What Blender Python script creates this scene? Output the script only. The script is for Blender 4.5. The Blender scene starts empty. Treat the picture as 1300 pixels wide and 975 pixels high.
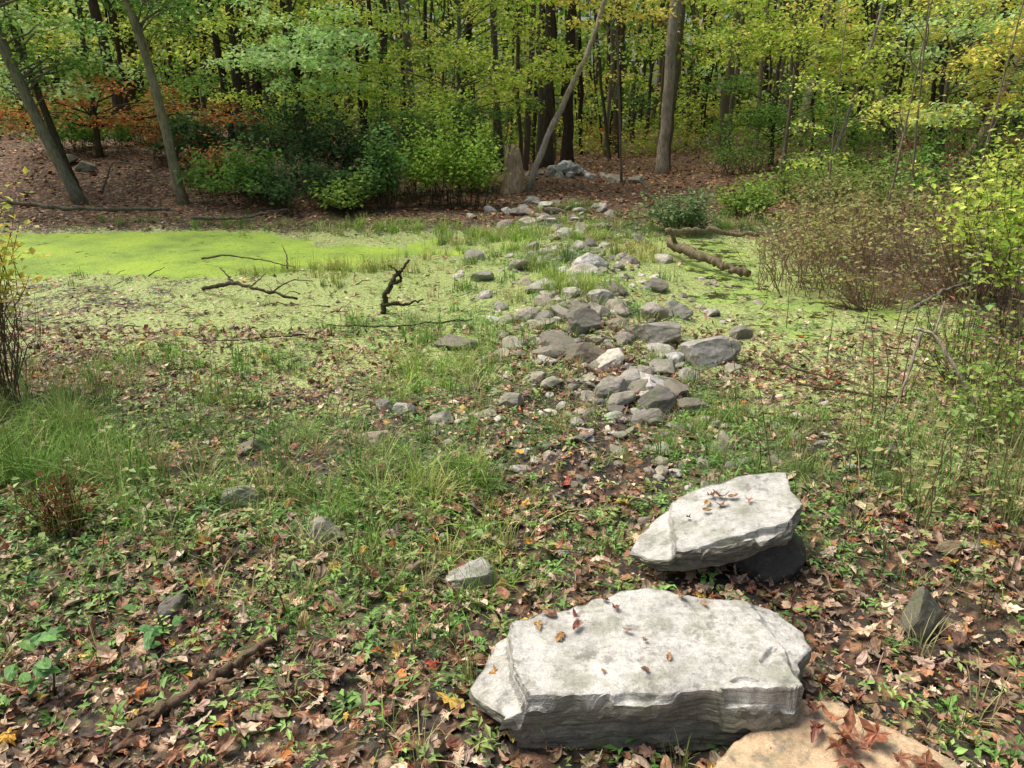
import bpy, bmesh, math
import numpy as np
rng = np.random.default_rng(11)
U = rng.uniform
def lin(r, g, b):
    a = np.array([r, g, b]) / 255.0
    return np.where(a <= .04045, a / 12.92, ((a + .055) / 1.055) ** 2.4)
def PAL(*cols, k=1.0):
    return np.array([lin(*c) for c in cols]) * k
def sm(x, a, b):
    t = np.clip((x - a) / (b - a), 0, 1); return t * t * (3 - 2 * t)
# ---------------------------------------------------------------- noise
def _h(ix, iy, s):
    n = (ix.astype(np.int64) * 374761393 + iy.astype(np.int64) * 668265263 + s * 2147483647) & 0xffffffff
    n = ((n ^ (n >> 13)) * 1274126177) & 0xffffffff
    n = (n ^ (n >> 16)) & 0xffffffff
    return n / 4294967295.0
def vn(x, y, s=0):
    x = np.asarray(x, float); y = np.asarray(y, float)
    ix = np.floor(x); iy = np.floor(y); fx = x - ix; fy = y - iy
    fx = fx * fx * (3 - 2 * fx); fy = fy * fy * (3 - 2 * fy)
    a = _h(ix, iy, s); b = _h(ix + 1, iy, s); c = _h(ix, iy + 1, s); d = _h(ix + 1, iy + 1, s)
    return (a * (1 - fx) + b * fx) * (1 - fy) + (c * (1 - fx) + d * fx) * fy
def fbm(x, y, s=0, o=3):
    r = 0; a = .5; f = 1; t = 0
    for i in range(o):
        r = r + a * vn(x * f + i * 17.3, y * f - i * 9.1, s + i); t += a; a *= .5; f *= 2.03
    return r / t
# ---------------------------------------------------------------- mesh builder
class MB:
    def __init__(s): s.V = []; s.F = []; s.C = []; s.M = []; s.S = []; s.n = 0
    def add(s, V, F, C, m=0, smooth=False):
        V = np.asarray(V, float).reshape(-1, 3); F = np.asarray(F).reshape(-1, 3)
        if len(V) == 0: return
        C = np.asarray(C, float)
        if C.ndim == 1: C = np.tile(C, (len(V), 1))
        s.V.append(V); s.F.append(F + s.n); s.C.append(C); s.n += len(V)
        s.M.append(np.full(len(F), m)); s.S.append(np.full(len(F), smooth))
    def build(s, name, mats):
        V = np.concatenate(s.V); F = np.concatenate(s.F); C = np.concatenate(s.C)
        me = bpy.data.meshes.new(name)
        me.vertices.add(len(V)); me.vertices.foreach_set("co", V.astype(np.float32).ravel())
        me.loops.add(len(F) * 3); me.loops.foreach_set("vertex_index", F.astype(np.int32).ravel())
        me.polygons.add(len(F)); me.polygons.foreach_set("loop_start", np.arange(0, len(F) * 3, 3, dtype=np.int32))
        for m in mats: me.materials.append(m)
        me.polygons.foreach_set("material_index", np.concatenate(s.M).astype(np.int32))
        me.polygons.foreach_set("use_smooth", np.concatenate(s.S).astype(bool))
        at = me.color_attributes.new("Col", 'FLOAT_COLOR', 'POINT')
        at.data.foreach_set("color", np.concatenate([C, np.ones((len(C), 1))], 1).astype(np.float32).ravel())
        me.update(calc_edges=True)
        ob = bpy.data.objects.new(name, me); bpy.context.scene.collection.objects.link(ob)
        return ob
def rot(az, el, ro):
    az, el, ro = np.broadcast_arrays(az, el, ro); z = np.zeros_like(az, float); o = z + 1
    ca, sa, ce, se, cr, sr = np.cos(az), np.sin(az), np.cos(el), np.sin(el), np.cos(ro), np.sin(ro)
    A = np.stack([ca, -sa, z, sa, ca, z, z, z, o], -1).reshape(-1, 3, 3)
    B = np.stack([ce, z, se, z, o, z, -se, z, ce], -1).reshape(-1, 3, 3)
    D = np.stack([o, z, z, z, cr, -sr, z, sr, cr], -1).reshape(-1, 3, 3)
    return A @ B @ D
def inst(mb, T, P, R, S, C, m=0, smooth=False):
    TV, TF = T; N = len(P)
    if N == 0: return
    S = np.asarray(S, float)
    if S.ndim == 1: S = S[:, None]
    W = TV[None] * S[:, None, :]
    W = np.einsum('nij,nkj->nki', R, W) + P[:, None, :]
    k = len(TV)
    F = (TF[None] + (np.arange(N) * k)[:, None, None]).reshape(-1, 3)
    CC = np.repeat(C, k, axis=0)
    mb.add(W.reshape(-1, 3), F, CC, m, smooth)
def pick(pal, n, j=.22):
    c = pal[rng.integers(0, len(pal), n)]
    return c * U(1 - j, 1 + j, (n, 1)) * U(.94, 1.06, (n, 3))
# ---------------------------------------------------------------- templates
def T_quad(fold=.12, w=.3, droop=.1):
    V = np.array([[0, 0, 0], [.45, -w, fold], [1, 0, -droop], [.45, w, fold], [.5, 0, 0.0]])
    return V, np.array([[0, 1, 4], [1, 2, 4], [2, 3, 4], [3, 0, 4]])
def T_dia(w=.34, fold=.1):
    V = np.array([[0, 0, 0], [.45, -w, fold], [1, 0, -.05], [.45, w, fold]])
    return V, np.array([[0, 1, 2], [0, 2, 3]])
def T_lobed(kind, seed):
    r = np.random.default_rng(seed)
    if kind == 'maple':
        ang = []; rad = []
        for i, (a, L) in enumerate([(-2.3, .62), (-1.15, .88), (0, 1.0), (1.15, .88), (2.3, .62)]):
            ang += [a - .34, a - .14, a, a + .14, a + .34]
            rad += [L * .64, L * .72, L * .96, L * .72, L * .64]
            ang += [a + .57]; rad += [.42]
        ang[-1] = math.pi; rad[-1] = .18
        P = np.array([[q * math.cos(a), q * math.sin(a)] for a, q in zip(ang, rad)]) * .6
    elif kind == 'oak':
        xs = [-.55, -.35, -.25, -.1, .02, .18, .3, .45, .55, .68]
        hw = [.03, .16, .11, .27, .16, .33, .19, .27, .12, 0.0]
        P = [[x, w] for x, w in zip(xs, hw)]
        P += [[x, -w] for x, w in reversed(list(zip(xs, hw))[:-1])]
        P = np.array(P[::-1])
    else:
        a = np.linspace(0, 2 * math.pi, 11)[:-1]
        P = np.stack([.55 * np.cos(a), .27 * np.sin(a) * (1 - .3 * np.cos(a))], 1)
    P = P * r.uniform(.86, 1.12, P.shape)
    mid = P * .5
    n = len(P)
    V = np.concatenate([[[0, 0]], mid, P])
    cx, cy = r.uniform(-1.0, 1.3, 2); tw = r.uniform(-.9, .9)
    z = cx * V[:, 0] ** 2 + cy * V[:, 1] ** 2 * 1.8 + tw * V[:, 0] * V[:, 1] + .14 * np.abs(V[:, 1]) + r.uniform(-.06, .06, len(V))
    V = np.concatenate([V, z[:, None]], 1)
    F = []
    for i in range(n):
        j = (i + 1) % n
        F += [[0, 1 + i, 1 + j], [1 + i, 1 + n + i, 1 + n + j], [1 + i, 1 + n + j, 1 + j]]
    return V, np.array(F)
LEAVES = [T_lobed('maple', 1), T_lobed('maple', 2), T_lobed('maple', 3), T_lobed('oak', 4), T_lobed('oak', 5), T_lobed('oak', 6), T_lobed('oval', 7), T_lobed('maple', 8), T_lobed('oak', 9), T_lobed('maple', 10), T_lobed('oval', 12)]
def join(ts):
    V = []; F = []; n = 0
    for v, f in ts: V.append(v); F.append(f + n); n += len(v)
    return np.concatenate(V), np.concatenate(F)
def T_sprig(seed, nl=8, spread=1.0, lw=.32):
    r = np.random.default_rng(seed); q = T_quad(.1, lw, .12); ts = []
    for i in range(nl):
        a = r.uniform(0, 6.28); hh = r.uniform(.05, .7); d = r.uniform(.02, .3) * spread; s = r.uniform(.3, .55)
        R = rot(np.array([a]), np.array([r.uniform(-.5, .35)]), np.array([r.uniform(-.4, .4)]))[0]
        ts.append(((q[0] * s) @ R.T + np.array([d * math.cos(a), d * math.sin(a), hh]), q[1]))
    return join(ts)
SPRIGS = [T_sprig(20 + i, 6 + i, 1.3, .13 + .025 * i) for i in range(6)]
def ico(sub):
    bm = bmesh.new(); bmesh.ops.create_icosphere(bm, subdivisions=sub, radius=1)
    V = np.array([v.co[:] for v in bm.verts]); F = np.array([[v.index for v in f.verts] for f in bm.faces]); bm.free(); return V, F
ICO = {s: ico(s) for s in (2, 3, 4)}
def rock(seed, sub=3, cuts=10, ang=.72, rough=.05):
    r = np.random.default_rng(seed); V, F = ICO[sub]; V = V.copy()
    for i in range(cuts):
        n = r.normal(size=3); n /= np.linalg.norm(n); c = r.uniform(ang - .17, ang + .17)
        d = V @ n - c; V -= np.outer(np.maximum(d, 0), n)
    a = fbm(V[:, 0] * 3 + seed, V[:, 1] * 3 + V[:, 2] * 2.1, seed, 3) - .5
    b = fbm(V[:, 0] * 9 + seed, V[:, 2] * 9 + V[:, 1] * 6, seed + 9, 2) - .5
    V = V * (1 + a * rough * 3 + b * rough)[:, None]
    V -= V.mean(0)
    return V, F
def tube(mb, P, Rd, C, m=0, k=6, cap=True, rough=0.0):
    P = np.asarray(P, float); n = len(P); Rd = np.broadcast_to(np.asarray(Rd, float), (n,))
    T = np.gradient(P, axis=0); T /= np.linalg.norm(T, axis=1)[:, None] + 1e-9
    ref = np.array([0, 1., 0]) if abs(T[:, 2]).mean() > .5 else np.array([0, 0, 1.])
    A = np.cross(T, ref); A /= np.linalg.norm(A, axis=1)[:, None] + 1e-9; B = np.cross(T, A)
    th = np.arange(k) * 2 * math.pi / k
    rr = Rd[:, None] * (1 + rough * (rng.uniform(-1, 1, (n, k)) * .5 + (vn(th * 3, np.zeros(k), 5)[None] - .5)))
    V = P[:, None] + rr[..., None] * (np.cos(th)[None, :, None] * A[:, None] + np.sin(th)[None, :, None] * B[:, None])
    i = np.arange(n - 1)[:, None]; j = np.arange(k)[None]; j2 = (j + 1) % k
    a = i * k + j; b = i * k + j2; c = (i + 1) * k + j2; d = (i + 1) * k + j
    F = np.concatenate([np.stack([a, b, c], -1).reshape(-1, 3), np.stack([a, c, d], -1).reshape(-1, 3)])
    V = V.reshape(-1, 3)
    if cap:
        V = np.concatenate([V, P[:1], P[-1:]]); q = np.arange(k)
        F = np.concatenate([F, np.stack([np.full(k, n * k), (q + 1) % k, q], -1), np.stack([np.full(k, n * k + 1), (n - 1) * k + q, (n - 1) * k + (q + 1) % k], -1)])
    mb.add(V, F, C, m, True)
def smooth_path(pts, n, jit=0.0):
    pts = np.asarray(pts, float); s = np.linspace(0, 1, len(pts)); t = np.linspace(0, 1, n)
    q = np.stack([np.interp(t, s, pts[:, i]) for i in range(3)], 1)
    if len(pts) > 2:
        for _ in range(max(1, n // 10)):
            q[1:-1] = (q[:-2] + 2 * q[1:-1] + q[2:]) / 4
    if jit:
        q[1:-1] += rng.normal(0, jit, (n - 2, 3))
    return q
# ---------------------------------------------------------------- terrain functions
def pondL(x, y):
    w = (fbm(x * .8, y * .8, 31, 3) - .5) * 1.0 + (fbm(x * 2.5, y * 2.5, 32, 3) - .5) * .6
    return ((x + 6.8) / 5.9) ** 2 + ((y - 10.35 - .03 * (x + 7)) / 2.1) ** 2 + w
def marshR(x, y):
    w = (fbm(x * .9, y * .9, 37, 3) - .5) * .9 + (fbm(x * 3, y * 3, 38, 3) - .5) * .7
    return ((x - 2.6 - .05 * (y - 7)) / 1.5) ** 2 + ((y - 7.6) / 4.6) ** 2 + w
def path_c(y): return .72 + .05 * np.sin(y * .8) + .07 * np.maximum(y - 10, 0)
def H(x, y):
    x = np.asarray(x, float); y = np.asarray(y, float)
    h = .10 * (fbm(x * .7, y * .7, 3, 2) - .5) + .06 * (fbm(x * 2.6, y * 2.6, 4, 2) - .5)
    near = 1 - sm(y, 7, 12)
    h = h + .035 * (vn(x * 8, y * 8, 6) - .5) * near
    h = h - .15 * (1 - sm(pondL(x, y), .4, 1.5)) - .085 * (1 - sm(marshR(x, y), .3, 1.3)) * (.55 + .45 * sm(y, 5.5, 7.5))
    h = h + .05 * (fbm(x * 4, y * 4, 14, 3) - .5) * (1 - sm(marshR(x, y), .9, 1.3))
    h = h + .10 * np.exp(-((x - path_c(y)) / .7) ** 2) * sm(y, 3.8, 6) * (1 - sm(y, 13, 15))
    far = sm(y, 12.3, 18)
    h = h + .2 * far + 1.0 * sm(-x, 2, 7.5) * sm(y, 12.4, 19.5) + .01 * np.maximum(y - 18, 0) + .25 * (fbm(x * .25, y * .25, 8, 2) - .5) * far
    h = h + .12 * (fbm(x * .9, y * .9, 9, 2) - .5) * far
    h = h + .5 * sm(np.abs(x), 12, 22) + .5 * sm(x, 5, 11) * sm(y, 12.5, 18)
    return h
def G(cx, cy, sx, sy, x, y): return np.exp(-((x - cx) / sx) ** 2 - ((y - cy) / sy) ** 2)
def green(x, y):
    g = .95 * G(-2.3, 3.6, 1.9, .8, x, y) + .85 * G(-.6, 4.7, .9, .8, x, y) + .6 * G(-.7, 6.4, 1.0, .9, x, y) + .95 * G(1.8, 3.2, 1.0, .45, x, y)
    g = g + .45 * G(-.3, 3.3, .8, .7, x, y) + .4 * G(-.2, 9.5, 1.2, 2, x, y) + .5 * G(2.3, 12.5, 3, 1, x, y) + .5 * G(2.6, 4.3, .5, 1.0, x, y) + .35 * G(1.2, 6, .35, 2, x, y)
    g = g + .5 * G(-1.2, 2.4, .8, .5, x, y) + .3 - .3 * G(-3.2, 6.6, 2.6, 1.4, x, y) - .2 * G(.55, 3.3, .5, .6, x, y) + .3 * G(.7, 7, .8, 3, x, y)
    g = g * (-.55 + 3.0 * fbm(x * 1.7, y * 1.7, 55, 3))
    return np.clip(g, 0, 1.3) * (1 - sm(y, 13, 16)) * sm(pondL(x, y), .95, 1.15) * (.45 + .55 * sm(marshR(x, y), .5, 1.2))
def duck(x, y):
    d = 1.1 * (1 - sm(pondL(x, y), .7, 1.8)) + .85 * G(-3.2, 8.2, 3.0, 1.9, x, y) + .95 * G(-1.0, 8.0, 1.6, 2.7, x, y) + .62 * G(-3, 6.0, 2.6, 1.0, x, y) + .55 * G(-1.2, 5.4, 1.2, .9, x, y)
    d = d + .95 * (1 - sm(marshR(x, y), .4, 1.5)) * (.66 + .34 * sm(y, 4, 6.5)) + .4 * G(-.4, 10.8, 1.6, 1.4, x, y) + .5 * G(2.5, 10.5, 1.2, 1.5, x, y) + .35 * G(.7, 8, 1.2, 3, x, y) + .3 * G(1.6, 4.4, .8, .5, x, y)
    return np.clip(d, 0, 1.2) * (1 - sm(y, 12.3, 13.6))
# ---------------------------------------------------------------- materials
def newmat(name):
    m = bpy.data.materials.new(name); m.use_nodes = True; nt = m.node_tree; nt.nodes.clear()
    return m, nt, nt.nodes, nt.links
def N(nt, t, **k):
    n = nt.nodes.new(t)
    for a, b in k.items():
        if a == 'inp':
            for q, v in b.items(): n.inputs[q].default_value = v
        else: setattr(n, a, b)
    return n
def ramp(nt, stops, interp='LINEAR'):
    n = nt.nodes.new('ShaderNodeValToRGB'); cr = n.color_ramp; cr.interpolation = interp
    while len(cr.elements) < len(stops): cr.elements.new(.5)
    for e, (p, c) in zip(cr.elements, stops):
        e.position = p; e.color = (c[0], c[1], c[2], 1) if hasattr(c, '__len__') else (c, c, c, 1)
    return n
def mix(nt, f, a, b, mode='MIX'):
    n = nt.nodes.new('ShaderNodeMix'); n.data_type = 'RGBA'; n.blend_type = mode
    for sock, v in ((n.inputs[0], f), (n.inputs[6], a), (n.inputs[7], b)):
        if isinstance(v, bpy.types.NodeSocket): nt.links.new(v, sock)
        elif hasattr(v, '__len__'): sock.default_value = (*v[:3], 1)
        else: sock.default_value = v
    return n.outputs[2]
def math_(nt, op, a, b=0.0, clamp=False):
    n = nt.nodes.new('ShaderNodeMath'); n.operation = op; n.use_clamp = clamp
    for s, v in ((n.inputs[0], a), (n.inputs[1], b)):
        if isinstance(v, bpy.types.NodeSocket): nt.links.new(v, s)
        else: s.default_value = v
    return n.outputs[0]
def noise(nt, vec, sc, det=4, rough=.6):
    n = N(nt, 'ShaderNodeTexNoise', inp={'Scale': sc, 'Detail': det, 'Roughness': rough}); nt.links.new(vec, n.inputs['Vector']); return n.outputs['Fac']
def leafmat(name, trans=.35, gloss=0):
    m, nt, ns, L = newmat(name)
    at = N(nt, 'ShaderNodeAttribute', attribute_name='Col'); o = N(nt, 'ShaderNodeOutputMaterial')
    t = N(nt, 'ShaderNodeBsdfTranslucent'); mx = N(nt, 'ShaderNodeMixShader', inp={0: trans})
    if gloss:
        b = N(nt, 'ShaderNodeBsdfPrincipled', inp={'Roughness': .5, 'Specular IOR Level': gloss}); L.new(at.outputs['Color'], b.inputs['Base Color'])
    else:
        b = N(nt, 'ShaderNodeBsdfDiffuse'); L.new(at.outputs['Color'], b.inputs[0])
    L.new(at.outputs['Color'], t.inputs[0])
    L.new(b.outputs[0], mx.inputs[1]); L.new(t.outputs[0], mx.inputs[2]); L.new(mx.outputs[0], o.inputs[0]); return m
M_leaf = leafmat('tree_leaf', .42); M_plant = leafmat('plant_leaf', .25, .4); M_grass = leafmat('grass_blade', .25)
def deadmat():
    m, nt, ns, L = newmat('dead_leaf'); at = N(nt, 'ShaderNodeAttribute', attribute_name='Col'); g = N(nt, 'ShaderNodeNewGeometry')
    nz = noise(nt, g.outputs['Position'], 60, 2); r = ramp(nt, [(.3, .62), (.7, 1.22)]); L.new(nz, r.inputs[0]); col = mix(nt, 1, at.outputs['Color'], r.outputs[0], 'MULTIPLY')
    b = N(nt, 'ShaderNodeBsdfPrincipled', inp={'Roughness': .5, 'Specular IOR Level': .4}); L.new(col, b.inputs['Base Color']); o = N(nt, 'ShaderNodeOutputMaterial'); L.new(b.outputs[0], o.inputs[0]); return m
M_dead = deadmat()
def barkmat(name):
    m, nt, ns, L = newmat(name)
    at = N(nt, 'ShaderNodeAttribute', attribute_name='Col'); g = N(nt, 'ShaderNodeNewGeometry')
    mp = N(nt, 'ShaderNodeMapping'); mp.inputs['Scale'].default_value = (1, 1, .22); L.new(g.outputs['Position'], mp.inputs['Vector'])
    n1 = noise(nt, mp.outputs[0], 28, 3, .7); n2 = noise(nt, g.outputs['Position'], 3, 1)
    r1 = ramp(nt, [(.3, .45), (.55, 1.0), (.75, 1.35)]); L.new(n1, r1.inputs[0])
    c = mix(nt, 1.0, at.outputs['Color'], r1.outputs[0], 'MULTIPLY')
    r2 = ramp(nt, [(.5, 0.0), (.72, .45)]); L.new(n2, r2.inputs[0])
    c = mix(nt, r2.outputs[0], c, (.085, .095, .05))
    b = N(nt, 'ShaderNodeBsdfDiffuse'); L.new(c, b.inputs[0])
    bp = N(nt, 'ShaderNodeBump', inp={'Strength': .8, 'Distance': .02}); L.new(n1, bp.inputs['Height']); L.new(bp.outputs[0], b.inputs['Normal'])
    o = N(nt, 'ShaderNodeOutputMaterial'); L.new(b.outputs[0], o.inputs[0]); return m
M_bark = barkmat('bark')
def plainbark():
    m, nt, ns, L = newmat('distant_bark'); at = N(nt, 'ShaderNodeAttribute', attribute_name='Col'); b = N(nt, 'ShaderNodeBsdfDiffuse'); L.new(at.outputs['Color'], b.inputs[0])
    o = N(nt, 'ShaderNodeOutputMaterial'); L.new(b.outputs[0], o.inputs[0]); return m
M_fbark = plainbark()
def stonemat(name, band=False):
    m, nt, ns, L = newmat(name)
    at = N(nt, 'ShaderNodeAttribute', attribute_name='Col'); g = N(nt, 'ShaderNodeNewGeometry')
    P = g.outputs['Position']
    n1 = noise(nt, P, 5, 4, .65); n2 = noise(nt, P, 45, 5, .75); n3 = noise(nt, P, 240, 2, .7)
    r1 = ramp(nt, [(.3, .70), (.5, 1.0), (.7, 1.18)]); L.new(n1, r1.inputs[0])
    r2 = ramp(nt, [(.3, .66), (.5, 1.0), (.68, 1.14)]); L.new(n2, r2.inputs[0])
    r3 = ramp(nt, [(.34, .8), (.5, 1.0), (.7, 1.15)]); L.new(n3, r3.inputs[0])
    c = mix(nt, 1, at.outputs['Color'], r1.outputs[0], 'MULTIPLY'); c = mix(nt, 1, c, r2.outputs[0], 'MULTIPLY'); c = mix(nt, 1, c, r3.outputs[0], 'MULTIPLY')
    n4 = noise(nt, P, 9, 4, .7); r4 = ramp(nt, [(.48, 0.), (.62, .5 if band else .6)]); L.new(n4, r4.inputs[0])
    c = mix(nt, r4.outputs[0], c, (.20, .21, .12) if band else (.14, .16, .08))
    n5 = noise(nt, P, 17, 3, .7); r5 = ramp(nt, [(.56, 0.), (.66, .6)]); L.new(n5, r5.inputs[0])
    c = mix(nt, r5.outputs[0], c, (.15, .14, .115))
    hgt = math_(nt, 'ADD', math_(nt, 'MULTIPLY', n2, .7), math_(nt, 'MULTIPLY', n3, .3))
    if band:
        m2 = N(nt, 'ShaderNodeMapping'); m2.inputs['Rotation'].default_value = (0, 0, .35); m2.inputs['Scale'].default_value = (9, 50, 30); L.new(P, m2.inputs['Vector'])
        n6 = noise(nt, m2.outputs[0], 1.5, 4, .75); r6 = ramp(nt, [(.3, .82), (.5, 1.0), (.7, 1.08)]); L.new(n6, r6.inputs[0]); c = mix(nt, 1, c, r6.outputs[0], 'MULTIPLY')
        hgt = math_(nt, 'ADD', hgt, math_(nt, 'MULTIPLY', n6, .5))
        mp = N(nt, 'ShaderNodeMapping'); mp.inputs['Scale'].default_value = (1.2, 1.2, 34); mp.inputs['Rotation'].default_value = (0.03, .06, 0); L.new(P, mp.inputs['Vector'])
        nb = noise(nt, mp.outputs[0], 2.2, 4, .7)
        sp = N(nt, 'ShaderNodeSeparateXYZ'); L.new(g.outputs['Normal'], sp.inputs[0])
        side = math_(nt, 'SUBTRACT', 1.0, math_(nt, 'ABSOLUTE', sp.outputs[2]), True)
        rb = ramp(nt, [(.35, .4), (.55, 1.05)]); L.new(nb, rb.inputs[0])
        c = mix(nt, side, c, mix(nt, 1, c, rb.outputs[0], 'MULTIPLY'))
        hgt = math_(nt, 'ADD', hgt, math_(nt, 'MULTIPLY', math_(nt, 'MULTIPLY', nb, side), 1.3))
    b = N(nt, 'ShaderNodeBsdfPrincipled', inp={'Roughness': .7, 'Specular IOR Level': .4}); L.new(c, b.inputs['Base Color'])
    bp = N(nt, 'ShaderNodeBump', inp={'Strength': .85, 'Distance': .009}); L.new(hgt, bp.inputs['Height']); L.new(bp.outputs[0], b.inputs['Normal'])
    o = N(nt, 'ShaderNodeOutputMaterial'); L.new(b.outputs[0], o.inputs[0]); return m
M_stone = stonemat('fieldstone'); M_slab = stonemat('layered_slab_stone', True)
def groundmat():
    m, nt, ns, L = newmat('forest_ground')
    at = N(nt, 'ShaderNodeAttribute', attribute_name='Col'); g = N(nt, 'ShaderNodeNewGeometry'); P = g.outputs['Position']
    sp = N(nt, 'ShaderNodeSeparateColor'); L.new(at.outputs['Color'], sp.inputs[0])
    dk, gr, lt = sp.outputs[0], sp.outputs[1], sp.outputs[2]
    n1 = noise(nt, P, 4, 4, .7); mud = ramp(nt, [(.3, (.022, .016, .011)), (.55, (.06, .045, .032)), (.75, (.13, .10, .075))]); L.new(n1, mud.inputs[0])
    n2 = noise(nt, P, 30, 4, .75)
    mr = ramp(nt, [(.35, .5), (.65, 1.4)]); L.new(n2, mr.inputs[0]); c = mix(nt, 1, mud.outputs[0], mr.outputs[0], 'MULTIPLY')
    vo = N(nt, 'ShaderNodeTexVoronoi', inp={'Scale': 17, 'Randomness': 1}); 
    wn = N(nt, 'ShaderNodeTexNoise', inp={'Scale': 14, 'Detail': 2}); L.new(P, wn.inputs['Vector'])
    vm = N(nt, 'ShaderNodeVectorMath', operation='MULTIPLY_ADD'); L.new(wn.outputs['Color'], vm.inputs[0]); vm.inputs[1].default_value = (.09, .09, .09); L.new(P, vm.inputs[2])
    L.new(vm.outputs[0], vo.inputs['Vector'])
    sc = N(nt, 'ShaderNodeSeparateColor'); L.new(vo.outputs['Color'], sc.inputs[0])
    lr = ramp(nt, [(0, lin(88, 64, 48)), (.2, lin(138, 104, 78)), (.4, lin(116, 84, 62)), (.6, lin(168, 132, 102)), (.8, lin(148, 102, 72)), (.93, lin(186, 156, 128)), (1, lin(184, 146, 84))]); L.new(sc.outputs[0], lr.inputs[0])
    de = ramp(nt, [(.25, 1.0), (.6, .3)]); L.new(vo.outputs['Distance'], de.inputs[0])
    lcol = mix(nt, 1, lr.outputs[0], de.outputs[0], 'MULTIPLY')
    lf = math_(nt, 'ADD', math_(nt, 'MULTIPLY', math_(nt, 'SUBTRACT', sc.outputs[1], .5), 1.2), lt)
    lfr = ramp(nt, [(.45, 0.), (.55, 1.)]); L.new(lf, lfr.inputs[0])
    c = mix(nt, lfr.outputs[0], c, lcol)
    n3 = noise(nt, P, 11, 4, .75); gf = math_(nt, 'ADD', math_(nt, 'MULTIPLY', math_(nt, 'SUBTRACT', n3, .5), 2.2), math_(nt, 'MULTIPLY', gr, .75))
    gfr = ramp(nt, [(.42, 0.), (.62, .8)]); L.new(gf, gfr.inputs[0])
    n4 = noise(nt, P, 70, 2, .7); gc = ramp(nt, [(.35, (.03, .045, .015)), (.55, (.10, .14, .04)), (.7, (.18, .23, .08))]); L.new(n4, gc.inputs[0])
    c = mix(nt, gfr.outputs[0], c, gc.outputs[0])
    n5 = noise(nt, P, 2.6, 3, .6); n6 = noise(nt, P, 20, 5, .85)
    df = math_(nt, 'ADD', math_(nt, 'ADD', math_(nt, 'MULTIPLY', math_(nt, 'SUBTRACT', n5, .5), 1.6), math_(nt, 'MULTIPLY', math_(nt, 'SUBTRACT', n6, .5), 3.6)), dk)
    dfr = ramp(nt, [(.5, 0.), (.6, 1.)]); L.new(df, dfr.inputs[0])
    v2 = N(nt, 'ShaderNodeTexVoronoi', inp={'Scale': 120}); L.new(P, v2.inputs['Vector'])
    s2 = N(nt, 'ShaderNodeSeparateColor'); L.new(v2.outputs['Color'], s2.inputs[0])
    dc = ramp(nt, [(0, lin(118, 132, 68)), (.4, lin(150, 168, 88)), (.75, lin(178, 190, 116)), (1, lin(204, 208, 156))]); L.new(s2.outputs[0], dc.inputs[0])
    c = mix(nt, dfr.outputs[0], c, dc.outputs[0])
    wet = math_(nt, 'SUBTRACT', .8, math_(nt, 'MULTIPLY', dk, .5))
    b = N(nt, 'ShaderNodeBsdfPrincipled', inp={'Specular IOR Level': .4}); L.new(c, b.inputs['Base Color']); L.new(wet, b.inputs['Roughness'])
    hh = math_(nt, 'ADD', n2, math_(nt, 'MULTIPLY', vo.outputs['Distance'], 1.2))
    bp = N(nt, 'ShaderNodeBump', inp={'Strength': .8, 'Distance': .025}); L.new(hh, bp.inputs['Height']); L.new(bp.outputs[0], b.inputs['Normal'])
    o = N(nt, 'ShaderNodeOutputMaterial'); L.new(b.outputs[0], o.inputs[0]); return m
def duckmat(name, cover, cols):
    m, nt, ns, L = newmat(name); g = N(nt, 'ShaderNodeNewGeometry'); P = g.outputs['Position']
    n5 = noise(nt, P, .9, 5, .75); v2 = N(nt, 'ShaderNodeTexVoronoi', inp={'Scale': 90}); L.new(P, v2.inputs['Vector'])
    s2 = N(nt, 'ShaderNodeSeparateColor'); L.new(v2.outputs['Color'], s2.inputs[0])
    dc = ramp(nt, [(0, lin(*cols[0])), (.4, lin(*cols[1])), (.8, lin(*cols[2])), (1, lin(*cols[3]))]); L.new(s2.outputs[0], dc.inputs[0])
    r = ramp(nt, [(.32, (.5, .54, .66)), (.5, (.88, .9, .96)), (.62, (1.1, 1.08, .9))]); L.new(n5, r.inputs[0]); col = mix(nt, 1, dc.outputs[0], r.outputs[0], 'MULTIPLY')
    b = N(nt, 'ShaderNodeBsdfPrincipled', inp={'Roughness': .65, 'Specular IOR Level': .3}); L.new(col, b.inputs['Base Color'])
    bp = N(nt, 'ShaderNodeBump', inp={'Strength': .5, 'Distance': .005}); L.new(v2.outputs['Distance'], bp.inputs['Height']); L.new(bp.outputs[0], b.inputs['Normal'])
    w = N(nt, 'ShaderNodeBsdfPrincipled', inp={'Base Color': (.035, .03, .018, 1), 'Roughness': .12})
    n6 = noise(nt, P, 2.6, 6, .85); fr = ramp(nt, [(cover, 1.), (cover + .04, 0.)]); L.new(n6, fr.inputs[0])
    mx = N(nt, 'ShaderNodeMixShader'); L.new(fr.outputs[0], mx.inputs[0]); L.new(w.outputs[0], mx.inputs[1]); L.new(b.outputs[0], mx.inputs[2])
    o = N(nt, 'ShaderNodeOutputMaterial'); L.new(mx.outputs[0], o.inputs[0]); return m
M_ground = groundmat(); M_pond = duckmat('duckweed_pond', .60, [(112, 138, 40), (140, 168, 54), (158, 184, 70), (178, 190, 102)]); M_marsh = duckmat('duckweed_marsh', .50, [(112, 136, 56), (138, 164, 72), (160, 182, 94), (184, 194, 128)])
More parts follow.
